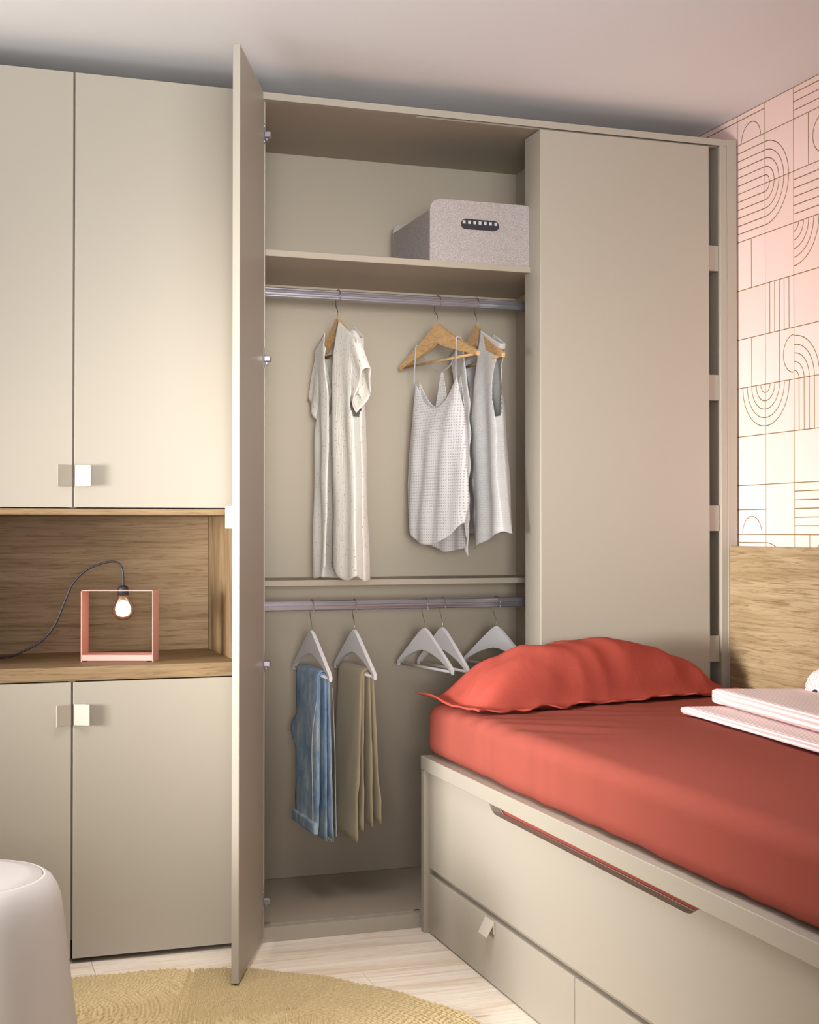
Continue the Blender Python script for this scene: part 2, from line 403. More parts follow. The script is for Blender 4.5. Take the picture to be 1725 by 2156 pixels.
for c in range(len(YB) - 1):
    y0, y1 = YB[c], YB[c + 1]
    col = {3: 'E', 4: 'A', 5: 'B', 6: 'D'}.get(c, seq[c % len(seq)])
    for r in range(len(ZB) - 1):
        z1, z0 = ZB[r], ZB[r + 1]
        zt = min(z1, 2.480)
        t = bx('tile', 2.3869, 2.3876, y1 + 0.0013, y0 - 0.0013, z0 + 0.0012, zt - 0.0012, M_tile, wr, 0.00025)
        kind = COLS[col][r % 8]
        if kind and y0 < 0.35 and z1 > 1.05:
            bm = bmesh.new()
            if r == 0 and kind == 'H6':
                for k in range(1, 4): ribbon(bm, [(y0, z0 + k * V6), (y1, z0 + k * V6)])
            else: pattern(kind, bm, y0, y1, z0, z1)
            obj('inlay', bm, M_gold, t)

# ================================================================ LEFT CABINET WALL
def handle_mesh(w=0.057, ln=0.040, fl=0.022, th=0.003):
    """V shaped folded plate: apex at origin, back plate in the plane y=0 along +x, front plate flares to y=-fl. Width along z."""
    bm = bmesh.new()
    prism(bm, [(0, -0.001), (ln * 0.8, -0.001), (ln * 0.8, -0.001 - th), (th * 1.6, -0.001 - th * 1.1), (ln - 0.002, -fl + th * 0.4), (ln, -fl - 0.001), (ln - 0.0015, -fl - th), (0.0, -th - 0.0015)], -w / 2, w / 2, 'Z', 0.0012, 2)
    return bm
def handle(parent, x, y, z, flip=False, rot=0.0, roty=0.0, label=None):
    o = obj('handle', handle_mesh(), M_handle, parent)
    m = Matrix.Translation((x, y, z)) @ Matrix.Rotation(rot, 4, 'Z') @ Matrix.Rotation(roty, 4, 'Y')
    if flip: m = m @ Matrix.Scale(-1, 4, (1, 0, 0))
    o.data.transform(m)
    if flip: o.data.flip_normals()
    if label: o['label'] = label
    return o
DT = 0.019
cab = thing('wall_cabinet', 'beige cabinet on the left with four flat doors and an open oak niche', 'cabinet', (0.33, 0.25, 0))
def cpart(name, *a, **k):
    o = bx(name, *a, **k); o.data.transform(Matrix.Translation((-0.33, -0.25, 0))); o.parent = cab; return o
cx0 = -0.62
cpart('top_panel', cx0, 0.838, DT + 0.001, 0.60, 2.380, 2.399, M_beige)
cpart('side_panel', cx0 - 0.018, cx0, DT + 0.001, 0.60, 0.0, 2.399, M_beige)
cpart('side_panel', 0.806, 0.838, DT + 0.001, 0.60, 0.0, 2.380, M_beige)
cpart('back_panel', cx0, 0.806, 0.585, 0.60, 0.06, 2.38, M_inside)
cpart('partition', 0.320, 0.338, DT + 0.001, 0.585, 1.223, 2.380, M_inside)
cpart('partition', 0.320, 0.338, DT + 0.001, 0.585, 0.06, 0.757, M_inside)
cpart('plinth', cx0, 0.806, 0.055, 0.07, 0.0, 0.06, M_dark)
cpart('bottom_panel', cx0, 0.806, 0.03, 0.585, 0.06, 0.078, M_inside)
d = [cpart('door', -0.112, 0.3252, 0, DT, 1.2245, 2.400, M_beige, bev=0.001),
     cpart('door', 0.3300, 0.8365, 0, DT, 1.2245, 2.400, M_beige, bev=0.001),
     cpart('door', -0.112, 0.3240, 0, DT, 0.0150, 0.7545, M_beige, bev=0.001),
     cpart('door', 0.3290, 0.8365, 0, DT, 0.0150, 0.7545, M_beige, bev=0.001),
     cpart('door', -0.60, -0.117, 0, DT, 1.2245, 2.400, M_beige, bev=0.001),
     cpart('door', -0.60, -0.117, 0, DT, 0.0150, 0.7545, M_beige, bev=0.001)]
ox, oy = -0.33, -0.25
handle(d[0], 0.3235 + ox, oy, 1.310, True); handle(d[1], 0.3320 + ox, oy, 1.310)
handle(d[2], 0.3230 + ox, oy, 0.668, True); handle(d[3], 0.3310 + ox, oy, 0.668)
# oak niche
cpart('niche_side', -0.130, -0.112, 0.0205, 0.4495, 0.796, 1.205, M_oak_z_shaded)  # unseen side, added to keep the window light off the niche back
cpart('niche_back', cx0, 0.776, 0.45, 0.462, 0.796, 1.205, M_oak_shaded)
cpart('niche_side', 0.777, 0.8055, 0.0205, 0.462, 0.796, 1.205, M_oak_z_shaded)
cpart('niche_top', cx0, 0.8365, 0.0, 0.462, 1.205, 1.2215, M_oak_shaded)
cpart('niche_shelf', cx0, 0.8365, 0.0, 0.462, 0.758, 0.796, M_oak_shaded)

# ================================================================ WARDROBE
wd = thing('wardrobe', 'tall beige wardrobe with one door open and a closed sliding front', 'wardrobe', (1.6, 0.28, 0))
def wpart(name, *a, parent=None, **k):
    o = bx(name, *a, **k); o.data.transform(Matrix.Translation((-1.6, -0.28, 0))); o.parent = parent or wd; return o
WB = 0.545
wpart('side_panel', 0.840, 0.858, DT + 0.002, WB, 0.0, 2.380, M_beige)
wpart('side_panel', 2.322, 2.3455, 0.0, WB, 0.0, 2.3795, M_beige)
wpart('end_filler', 2.346, 2.3800, -0.001, 0.10, 0.0, 2.4015, M_beige)
# top panel with the sliding groove routed into its underside
wpart('top_panel', 0.840, 2.3455, 0.0, 0.0040, 2.380, 2.400, M_beige, bev=0)
wpart('top_panel', 0.840, 1.309, 0.0040, 0.0240, 2.380, 2.400, M_beige, bev=0)
wpart('groove', 1.309, 2.3455, 0.0040, 0.0240, 2.386, 2.400, M_dark, bev=0)
wpart('top_panel', 0.840, 2.3455, 0.0240, WB, 2.380, 2.400, M_inside, bev=0)
wpart('back_panel', 0.858, 2.322, WB - 0.01, WB, 0.045, 2.380, M_inside)
wpart('partition', 1.847, 1.865, 0.130, WB - 0.01, 0.045, 2.380, M_inside)
wpart('bottom_panel', 0.858, 2.322, 0.045, WB - 0.01, 0.024, 0.045, M_inside)
wpart('plinth', 0.840, 2.322, 0.024, 0.045, 0.0, 0.041, M_beige)
wpart('track_slot', 1.312, 1.329, 0.0445, 0.052, 0.0452, 0.0462, M_dark, bev=0)
wpart('shelf', 0.858, 1.847, 0.078, WB - 0.01, 1.953, 1.972, M_inside)
wpart('shelf', 0.858, 1.847, 0.300, WB - 0.01, 0.992, 1.010, M_inside)
def rail(z):
    bm = bmesh.new(); n = 48; R = []
    for k in range(n):
        a = 2 * PI * k / n; g = 1.0 - (0.13 if (k % 6) in (0,) else 0.0)
        R.append((0.2500 - 0.28 + 0.0085 * math.cos(a) * g, z + 0.0152 * math.sin(a) * g))
    prism(bm, R, 0.858 - 1.6, 1.847 - 1.6, 'X')
    return obj('hanging_rail', bm, M_metal, wd)
r1 = rail(1.8795); r2 = rail(0.9345)
# sliding front: a 12 cm deep module with spacers on its right edge
sl = wpart('sliding_front', 1.700, 2.2805, 0.0, 0.118, 0.03, 2.3745, M_beige, bev=0.0012)
for z0, z1 in ((1.983, 2.064), (1.573, 1.654), (1.160, 1.241), (0.748, 0.830)):
    wpart('spacer', 2.2807, 2.3205, 0.010, 0.10, z0, z1, M_beige, parent=sl)
# open door, hinged on the left, swung out by 111 degrees
hd = math.radians(21.5); ddir = Vector((math.sin(hd), math.cos(hd), 0)); dn = Vector((-math.cos(hd), math.sin(hd), 0))
F0 = Vector((0.7085, -0.352, 0)); DL = 0.398
def door_local(o): # local x: from free edge towards hinge, local y: towards outer face
    m = Matrix(((ddir.x, dn.x, 0, F0.x - 1.6), (ddir.y, dn.y, 0, F0.y - 0.28), (0, 0, 1, 0), (0, 0, 0, 1)))
    o.data.transform(m); return o
od = door_local(bx('door', 0, DL, 0, DT, 0.018, 2.401, M_beige, wd, 0.001))
od['label'] = 'tall door standing open, seen edge-on'
h = obj('handle', handle_mesh(), M_handle, od); h.data.transform(Matrix.Translation((0.001, DT, 1.196)) @ Matrix.Rotation(0, 4, 'Z') @ Matrix.Scale(-1, 4, (0, 1, 0))); h.data.flip_normals(); door_local(h)
for z in (2.285, 1.650, 0.790, 0.125):
    bm = bmesh.new()
    box(bm, DL - 0.017, DL - 0.006, -0.0022, 0.0, z - 0.03, z + 0.03, 0.001, 1)
    box(bm, DL - 0.014, DL + 0.012, -0.020, -0.0022, z - 0.011, z + 0.005, 0.002, 1)
    box(bm, DL - 0.008, DL + 0.015, -0.011, -0.006, z - 0.020, z - 0.012, 0.001, 1)
    tube(bm, [(DL - 0.011, -0.0042, z + 0.021), (DL - 0.011, -0.002, z + 0.021)], 0.003, 10)
    tube(bm, [(DL - 0.011, -0.0042, z - 0.023), (DL - 0.011, -0.002, z - 0.023)], 0.003, 10)
    door_local(obj('hinge', bm, M_metal, od))

# ================================================================ STORAGE BOX ON THE SHELF
sb = thing('storage_box', 'grey woven fabric storage box on the top shelf', 'box', (1.55, 0.27, 1.972))
bx0, bx1, by0, by1 = -0.173, 0.172, -0.184, 0.184
def round_panel(w0, w1, h, r, h0, h1, hole=None):
    pts = [(w0, 0), (w1, 0)] + [(w1 - r + r * math.cos(a), h - r + r * math.sin(a)) for a in [PI / 2 * i / 8 for i in range(9)]] + [(w0 + r + r * math.cos(a), h - r + r * math.sin(a)) for a in [PI / 2 + PI / 2 * i / 8 for i in range(9)]]
    return prism(bmesh.new(), pts, h0, h1, 'Y', 0.0012, 1)
front = obj('front_panel', round_panel(bx0, bx1, 0.189, 0.034, by0, by0 + 0.006), M_weave, sb)
obj('back_panel', round_panel(bx0, bx1, 0.189, 0.034, by1 - 0.006, by1), M_weave, sb)
bx('side_panel', bx0, bx0 + 0.006, by0 + 0.006, by1 - 0.006, 0, 0.155, M_weave, sb)
bx('side_panel', bx1 - 0.006, bx1, by0 + 0.006, by1 - 0.006, 0, 0.155, M_weave, sb)
bx('base', bx0 + 0.006, bx1 - 0.006, by0 + 0.006, by1 - 0.006, 0, 0.006, M_weave, sb)
hw, hr, hz, hx = 0.062, 0.0155, 0.118, -0.012
st = [(hx + hw - hr + hr * math.cos(a), hz + hr * math.sin(a)) for a in [-PI / 2 + PI * i / 12 for i in range(13)]] + [(hx - hw + hr + hr * math.cos(a), hz + hr * math.sin(a)) for a in [PI / 2 + PI * i / 12 for i in range(13)]]
gr = obj('grip', prism(bmesh.new(), st, by0 - 0.0015, by0 - 0.0002, 'Y'), M_rubber, front)
gr['label'] = 'black slotted grip with a row of pale squares'
bm = bmesh.new()
for k in range(7):
    x = hx - 0.052 + k * 0.0172; box(bm, x - 0.0042, x + 0.0042, by0 - 0.0022, by0 - 0.0015, hz + 0.001, hz + 0.0105, 0)
tag(obj('webbing', bm, Mat('pale_webbing', srgb(190, 192, 196), 0.6).m, front))

# ================================================================ HANGERS
def hanger(name, label, cat, group, X, Y, z, hw, drop, ang, mat, hook_h, wire=0.0014, white=False):
    """local x along the hanger (towards the room), local z up; origin at the shoulder apex"""
    t = thing(name, label, cat, (X, Y, z), math.radians(ang), group)
    n = 14; up = []; lo = []
    for i in range(n + 1):
        s = i / n; u = 0.011 + (hw - 0.011) * s
        zt = -drop * (0.12 * s + 0.88 * (1.55 * s - 0.55 * s * s) if s < 1 else 1)
        zt = -drop * (s ** 0.86) if not white else -drop * (0.25 * s + 0.75 * s ** 1.05)
        up.append((u, zt))
        lo_s = max(0, (s - 0.0)); th = (0.046 * (1 - s) ** 1.25 + 0.0145) if not white else (0.054 * (1 - s) ** 1.5 + 0.0115)
        lo.append((u, zt - th))
    up[-1] = (hw, -drop); lo[-1] = (hw - 0.003, -drop - 0.014)
    c_low = lo[0][1] + 0.003
    right = up + lo[::-1]
    poly = right + [(0, c_low)] + [(-u, zz) for u, zz in lo] + [(-u, zz) for u, zz in up[::-1]]
    poly = poly[:] + [(0, 0.004)]
    th = 0.0062 if not white else 0.0055
    bm = prism(bmesh.new(), poly, -th, th, 'Y', 0.003, 2)
    obj('shoulder', bm, mat, t)
    bz = -drop - 0.006
    obj('bar', tube(bmesh.new(), [(-hw + 0.022, 0, bz), (hw - 0.022, 0, bz)], 0.0042, 10), mat, t, True)
    R = 0.0195; cz = hook_h
    pts = [(0, 0, 0.0), (0, 0, 0.018), (-0.006, 0, 0.030), (-0.017, 0, cz - 0.030), (-R - 0.001, 0, cz - 0.012)]
    for i in range(13):
        a = PI - (PI + 0.35) * i / 12; pts.append((R * math.cos(a), 0, cz + R * math.sin(a) - 0.0015))
    pts.append((R * 0.98 + 0.002, 0, cz - 0.022))
    obj('hook', tube(bmesh.new(), catmull(pts, 4), wire, 8), M_steel, t, True)
    return t
UG, LG = 'wooden hangers on the upper rail', 'white hangers on the lower rail'
UH = 1.8795 - 1.8080
h1 = hanger('wooden_hanger', 'wooden hanger holding the speckled shirt dress', 'hanger', UG, 1.137, 0.25, 1.808, 0.175, 0.100, -84, M_hwood, UH)
h2 = hanger('wooden_hanger', 'wooden hanger holding the dotted camisole, fully visible bar', 'hanger', UG, 1.461, 0.25, 1.808, 0.232, 0.110, -78, M_hwood, UH)
h3 = hanger('wooden_hanger', 'wooden hanger holding the knit waistcoat, furthest right of the wooden ones', 'hanger', UG, 1.592, 0.25, 1.808, 0.232, 0.112, -91, M_hwood, UH)
LH = 0.9345 - 0.856
lh = []
for X, hw_, dr, an, lb in ((1.055, 0.195, 0.118, -88, 'white hanger carrying the folded jeans'),
                       (1.190, 0.195, 0.118, -88, 'white hanger carrying the khaki trousers'),
                       (1.418, 0.175, 0.114, -80, 'empty white hanger, left one of the three empty hangers'),
                       (1.477, 0.180, 0.114, -84, 'empty white hanger, middle one of the three empty hangers'),
                       (1.659, 0.175, 0.114, -74, 'empty white hanger half hidden by the red pillow')):
    lh.append(hanger('white_hanger', lb, 'hanger', LG, X, 0.25, 0.856, hw_, dr, an, M_hwhite, LH, 0.0016, True))

# ================================================================ GARMENTS
def garment(name, parent, mat, zs, hem, A, Bt, gap, nf=26, nb=40, nv=90, fold=0.006, seed=0.0, armhole=None, wob=0.0, nfold=5.0, backneck=0.06, backdrop=0.015, fdepth=1.0, weld=False, skin=0.0):
    """hanging garment body. local x along the hanger, y thickness (negative = side seen by the camera when y<0).
    zs(u): top line, hem(u,side): bottom z, A(v): half width, Bt(v): half depth, gap(v): (left,right) edges of the front opening"""
    rows = []; uvr = []
    for j in range(nv + 1):
        v = j / nv; a = A(v); b = Bt(v); gl, gr_ = gap(v); row = []; uvx = []
        cols = []
        for i in range(nf + 1):                       # front right half: from opening edge to near end
            s = i / nf; cols.append((gr_ + (a - gr_) * math.sin(s * PI / 2) ** 0.9, -1))
        for i in range(1, nb):                        # back, near end to far end
            s = i / nb; cols.append((a * math.cos(PI * s), 1))
        for i in range(nf + 1):
            s = 1 - i / nf; cols.append((gl + (-a - gl) * math.sin(s * PI / 2) ** 0.9, -1))
        for u, side in cols:
            q = max(0.0, 1 - (u / a) ** 2) ** 0.5
            w = side * (b * q) * (fdepth if side < 0 else 1.0) + side * skin
            fz = zs(u)
            if side > 0: fz -= backdrop * max(0, 1 - abs(u) / backneck) ** 0.5 if abs(u) < backneck else 0
            z = fz + (hem(u, side) - fz) * v
            amp = fold * min(1, v * 2.5)
            w += amp * math.sin(nfold * u / 0.1 * 2 + seed + 1.3 * math.sin(v * 3 + seed)) + amp * 1.1 * noise.noise(Vector((u * 12 + seed, side * 3.1, z * 5)))
            du = amp * 0.8 * noise.noise(Vector((seed, side, z * 9))) 
            if side < 0 and wob: w += -wob * math.exp(-((u - (gl + gr_) / 2) / 0.02) ** 2) * math.sin(z * 60)
            row.append((u + du, w, z)); uvx.append((u + (0.6 if side > 0 else 0), z))
        rows.append(row); uvr += uvx
    nu = len(rows[0]); skip = None
    if armhole:
        v0, v1, k = armhole; jn = nf
        def skip(i, j):
            v = (j + 0.5) / nv
            if not v0 < v < v1: return False
            f = math.sin(PI * ((v - v0) / (v1 - v0)) ** 0.8)
            kk = k * f
            return abs(i + 0.5 - nf) < kk or abs(i + 0.5 - (nf + nb)) < kk
    vs, fs = grid_mesh(rows, nu, nv + 1, False, skip)
    o = obj(name, (vs, fs), [mat, M_lining], parent, True); set_uv(o, uvr)
    if weld:
        b_ = bmesh.new(); b_.from_mesh(o.data); bmesh.ops.remove_doubles(b_, verts=b_.verts[:], dist=0.0006); b_.to_mesh(o.data); b_.free()
    solidify(o, 0.0016, 0.0, None)
    return o
def shoulder(h_, d_, top=0.0):
    return lambda u: top - d_ * (min(abs(u), h_) / h_) ** 0.86

# ---- speckled dress
dr = thing('shirt_dress', 'cream speckled linen shirt dress with cap sleeves on the left wooden hanger', 'dress', (1.137, 0.25, 1.808), math.radians(-84))
A1 = lambda v: interp([(0, 0.178), (0.10, 0.158), (0.26, 0.140), (0.36, 0.160), (0.6, 0.166), (1, 0.180)], v)
B1 = lambda v: interp([(0, 0.014), (0.05, 0.030), (0.15, 0.046), (0.4, 0.046), (0.7, 0.050), (1, 0.056)], v)
g1 = lambda v: (-0.076 + 0.058 * min(1, v / 0.30), 0.036 - 0.022 * min(1, v / 0.24) + 0.004 * math.sin(v * 9))
body = garment('bodice', dr, M_dress, lambda u: shoulder(0.178, 0.094, 0.014)(u), lambda u, s: (-0.775 + 0.02 * math.cos(u * 25)) if s < 0 else -0.795, A1, B1, g1, fold=0.005, seed=2.0, nfold=3.0, armhole=(0.24, 0.335, 5), backdrop=0.05, backneck=0.062, fdepth=0.40, skin=0.0085)
def sleeve(st, sb, ht, hb):
    rows = []; uvs = []; n = 32; m = 14
    for j in range(m + 1):
        k = j / m; tp = Vector(st).lerp(Vector(ht), k); bt = Vector(sb).lerp(Vector(hb), k)
        tp.y += 0.040 * math.sin(PI * k); c = (tp + bt) / 2; d = (tp - bt) / 2; ww = 0.022 + 0.010 * k; row = []
        for i in range(n):
            a = 2 * PI * i / n; p = c + d * math.sin(a) * (1 + 0.03 * math.sin(6 * k))
            y = math.cos(a) * ww * (0.55 if math.cos(a) < 0 else 1.0) + 0.005 * k * math.sin(a * 4 + st[0] * 30) + 0.004 * math.sin(k * 5 + a)
            row.append((p.x, y, p.y)); uvs.append((a * 0.035, k * 0.14))
        rows.append(row)
    vs, fs = grid_mesh(rows, n, m + 1, True); o = obj('sleeve', (vs, fs), [M_dress, M_lining], dr, True); set_uv(o, uvs); solidify(o, 0.0016)
sleeve((0.085, -0.050), (0.105, -0.250), (0.222, -0.172), (0.140, -0.298))
sleeve((-0.085, -0.045), (-0.110, -0.270), (-0.245, -0.225), (-0.140, -0.312))

# ---- dotted camisole
ca = thing('camisole', 'white dotted gauze camisole with thin straps on the middle wooden hanger', 'top', (1.461, 0.25, 1.808), math.radians(-78))
def cami_top(u):
    t = abs(u) / 0.122
    if t < 1: return -0.262 + 0.092 * t ** 2.2
    return -0.170 - 0.16 * ((abs(u) - 0.122) / 0.05) ** 0.8 if abs(u) < 0.172 else -0.33
A2 = lambda v: interp([(0, 0.150), (0.12, 0.150), (0.3, 0.162), (0.6, 0.176), (0.85, 0.176), (1, 0.160)], v)
B2 = lambda v: interp([(0, 0.012), (0.2, 0.030), (0.5, 0.036), (1, 0.040)], v)
cb = garment('body', ca, M_cami, cami_top, lambda u, s: (-0.690 + 0.075 * (abs(u) / 0.17) ** 2.2) if s < 0 else (-0.712 + 0.05 * (abs(u) / 0.17) ** 2 + 0.003 * math.sin(u * 50)), A2, B2, lambda v: (0.0, 0.0), fold=0.004, seed=5.0, nfold=3.5, backdrop=0.0, wob=0, weld=True)
def strap(p, rr=0.0023, par=None, mt=None):
    return obj('strap', tube(bmesh.new(), catmull(p, 8), rr, 8), mt or M_cami, par, True)
for sg in (1, -1):
    zt = shoulder(0.232, 0.110, 0.004)(0.122)
    strap([(sg * 0.124, -0.012, -0.178), (sg * 0.122, -0.011, -0.12), (sg * 0.121, -0.008, zt), (sg * 0.121, 0.0, zt + 0.003), (sg * 0.118, 0.009, zt - 0.003), (sg * 0.06, 0.014, -0.125), (0.0, 0.016, -0.150)], par=ca)
bm = bmesh.new()
prism(bm, [(-0.004, -0.148), (0.004, -0.148), (0.040, -0.262), (-0.040, -0.262)], 0.015, 0.0165, 'Y')
o = obj('racer_back', bm, M_cami, ca); set_uv(o, [(v.co.x, v.co.z) for v in o.data.vertices])

# ---- knit waistcoat
ve = thing('waistcoat', 'light grey knit waistcoat with an open front on the right wooden hanger', 'waistcoat', (1.592, 0.25, 1.808), math.radians(-87))
A3 = lambda v: interp([(0, 0.190), (0.10, 0.172), (0.30, 0.150), (0.42, 0.165), (0.7, 0.182), (1, 0.212)], v)
B3 = lambda v: interp([(0, 0.008), (0.2, 0.030), (0.36, 0.048), (0.6, 0.052), (1, 0.058)], v)
g3 = lambda v: (-0.085 + 0.075 * min(1, v / 0.36), 0.048 - 0.040 * min(1, v / 0.36) + (0.004 * math.sin(v * 26) if v > 0.36 else 0) + 0.03 * max(0, (v - 0.82) / 0.18))
garment('body', ve, M_knit, shoulder(0.226, 0.104, 0.011), lambda u, s: (-0.712 + 0.060 * (abs(u) / 0.2) ** 1.0 - 0.02 * math.exp(-(abs(u) / 0.03) ** 2)) if s < 0 else -0.655, A3, B3, g3, fold=0.005, seed=8.0, armhole=(0.03, 0.40, 8), wob=0.004, backdrop=0.06, backneck=0.085, nfold=3.0, fdepth=0.28, skin=0.0085)

# ---- folded jeans / trousers over hanger bars
def draped(parent, name, mat, zt, r, t, zl, zr, u0, u1, seed=0.0, wr=0.003, spread=0.0, n_w=16, flare=None, ends=('both')):
    """closed flat roll of cloth hung over the bar: cross path in local y-z, width along local x"""
    path = []
    L = 26
    for i in range(L + 1): 
        s = i / L; path.append((-r - spread * (1 - s) - 0.001, zl + (zt - zl) * s, s))
    for i in range(1, 12):
        a = PI - PI * i / 12; path.append((r * math.cos(a), zt + r * math.sin(a), 1))
    for i in range(L + 1):
        s = i / L; path.append((r + spread * s + 0.001, zt + (zr - zt) * s, 1 - s))
    P = [Vector((0, p[0], p[1])) for p in path]; rows = []; uvs = []
    for i, p in enumerate(P):
        tg = (P[min(i + 1, len(P) - 1)] - P[max(i - 1, 0)]).normalized(); nn = Vector((0, -tg.z, tg.y))
        down = 1 - path[i][2]; a0, a1 = u0, u1
        if flare: f = flare(path[i][0], down); a0 += f[0]; a1 += f[1]
        row = []; m = n_w
        ring = [(k / m, 1) for k in range(m + 1)] + [(1 - k / m, -1) for k in range(m + 1)]
        for s, sd in ring:
            e = abs(2 * s - 1); prof = max(0.0, 1 - e ** 6) ** 0.5
            u = a0 + (a1 - a0) * s
            w = wr * (noise.noise(Vector((u * 16 + seed, p.z * 7, seed))) + 0.5 * noise.noise(Vector((u * 40, p.z * 22 + seed, 1.0)))) * (0.3 + down)
            q = p + nn * (sd * t / 2 * (0.25 + 0.75 * prof) + w)
            row.append((u, q.y, q.z)); uvs.append((u, p.z))
        rows.append(row)
    nu = len(rows[0]); vs, fs = grid_mesh(rows, nu, len(rows), True)
    fs += [tuple(range(nu))[::-1], tuple((len(rows) - 1) * nu + k for k in range(nu))]
    o = obj(name, (vs, fs), mat, parent, True); set_uv(o, uvs); return o
jn = thing('jeans', 'light blue ripped denim jeans folded over a white hanger', 'jeans', (1.055, 0.25, 0.856), math.radians(-88))
bz = -0.118 - 0.006
def jf(y, d):
    if y < 0: return (-0.055 * max(0, 1 - ((d - 0.42) / 0.10) ** 2) + 0.02 * d, 0.030 * d)
    return (0.0, 0.006 * d)
j1 = draped(jn, 'leg', M_denim, bz, 0.008, 0.0075, -0.500, -0.608, -0.100, 0.118, 1.0, 0.004, 0.002)
j2 = draped(jn, 'leg', M_denim, bz, 0.0160, 0.0085, -0.560, -0.602, -0.105, 0.125, 4.0, 0.005, 0.010, flare=jf)
for zz, aa in ((-0.50, 0.11), (-0.44, 0.12)):
    pass
bm = bmesh.new()
for k in range(34):
    u = -0.13 + 0.25 * k / 33; L = random.uniform(0.006, 0.014)
    tube(bm, [(u, 0.030 + random.uniform(-.003, .003), -0.600), (u + random.uniform(-.004, .004), 0.031 + random.uniform(-.004, .004), -0.603 - L)], 0.0008, 4)
obj('frayed_hem', bm, M_fade, jn)
# waistband, pocket and torn patch with loose threads
bm = bmesh.new()
box(bm, -0.085, 0.152, -0.0385, -0.0235, -0.582, -0.546, 0.006, 3)
obj('waistband', bm, M_denim, jn)
bm = bmesh.new()
for k in range(9): tube(bm, [(-0.165 + 0.004 * k, -0.030, -0.318 - 0.009 * k), (-0.120, -0.034, -0.322 - 0.009 * k)], 0.0012, 5)
obj('torn_threads', bm, M_fade, jn)
obj('seam', tube(bmesh.new(), catmull([(0.115, -0.010 - 0.0045, -0.16), (0.128, -0.0365, -0.3), (0.143, -0.040, -0.45), (0.150, -0.041, -0.56)], 6), 0.0011, 6), M_fade, jn)
obj('seam', tube(bmesh.new(), [(0.1185, 0.029, -0.16), (0.124, 0.0345, -0.35), (0.127, 0.038, -0.595)], 0.0010, 6), M_fade, jn)
tk = thing('trousers', 'khaki cotton trousers folded over a white hanger beside the jeans', 'trousers', (1.190, 0.25, 0.856), math.radians(-88))
def tf(y, d): return (-0.005 * d, 0.012 * d)
draped(tk, 'leg', M_khaki, bz, 0.0085, 0.008, -0.585, -0.575, -0.105, 0.118, 11.0, 0.004, 0.006, flare=tf)
draped(tk, 'leg', M_khaki, bz, 0.0165, 0.009, -0.615, -0.565, -0.110, 0.125, 14.0, 0.005, 0.020, flare=tf)

# ================================================================ LAMP
la = thing('table_lamp', 'pink metal frame lamp with a glowing bulb in the oak niche', 'lamp', (0.456, 0.099, 0.796), math.radians(-18.6))
hw = 0.1005; H = 0.200; dp = 0.084; th = 0.0022; r = 0.006
def frame_poly():
    out = [(-hw, 0), (-hw, H - r)] + [(-hw + r - r * math.cos(a), H - r + r * math.sin(a)) for a in [PI / 2 * i / 6 for i in range(1, 7)]]
    out += [(hw - r + r * math.sin(a), H - r + r * math.cos(a)) for a in [PI / 2 * i / 6 for i in range(0, 7)]] + [(hw, 0)]
    inn = [(max(-hw + th, min(hw - th, x)), min(z, H - th)) for x, z in out]
    return out + inn[::-1]
obj('frame', prism(bmesh.new(), frame_poly(), 0, dp, 'Y'), M_pinkmetal, la)
bx('base', -hw + th, hw - th, 0.0005, dp - 0.0005, 0.003, 0.0195, M_pinkmetal, la, 0.001)
bx('foot', -hw + 0.018, hw - 0.018, 0.002, dp - 0.002, 0.0, 0.003, M_rubber, la, 0)
cy = dp / 2; bxx = 0.008
obj('socket', lathe(bmesh.new(), [(0, 0.212), (0.006, 0.2118), (0.012, 0.209), (0.0152, 0.203), (0.0155, 0.184), (0.0, 0.184)], 32, bxx, cy), M_rubber, la, True)
bulb = obj('bulb', lathe(bmesh.new(), [(0.0135, 0.184), (0.0145, 0.178), (0.0195, 0.168), (0.0265, 0.156), (0.0295, 0.145), (0.0285, 0.133), (0.023, 0.123), (0.014, 0.1165), (0, 0.1145)], 40, bxx, cy), M_glass, la, True)
obj('filament_globe', lathe(bmesh.new(), [(0, 0.1715), (0.004, 0.1705), (0.0105, 0.166), (0.0175, 0.160), (0.0208, 0.150), (0.0212, 0.143), (0.0190, 0.133), (0.012, 0.1255), (0, 0.1228)], 32, bxx, cy), M_emit, bulb, True)
R = Matrix.Rotation(math.radians(18.6), 3, 'Z')
def L2(x, y, z): v = R @ Vector((x - 0.456, y - 0.099, z - 0.796)); return v
sx, sy = bxx, cy
top = Vector((sx, sy, 0.209))
pts = [top, top + Vector((0.0, 0, 0.03)), top + Vector((-0.005, 0, 0.055)), top + Vector((-0.020, 0, 0.068)), top + Vector((-0.050, 0, 0.067)), top + Vector((-0.100, 0, 0.048)),
       top + Vector((-0.140, 0.0, 0.010)), top + Vector((-0.165, 0.0, -0.045)), top + Vector((-0.190, 0.0, -0.105)), top + Vector((-0.225, 0.0, -0.150)), top + Vector((-0.270, 0.0, -0.178)), top + Vector((-0.330, 0.0, -0.200)), top + Vector((-0.45, 0.01, -0.2055)), top + Vector((-0.62, 0.02, -0.2055))]
obj('cable', tube(bmesh.new(), catmull(pts, 8), 0.0031, 10), M_rubber, la, True)
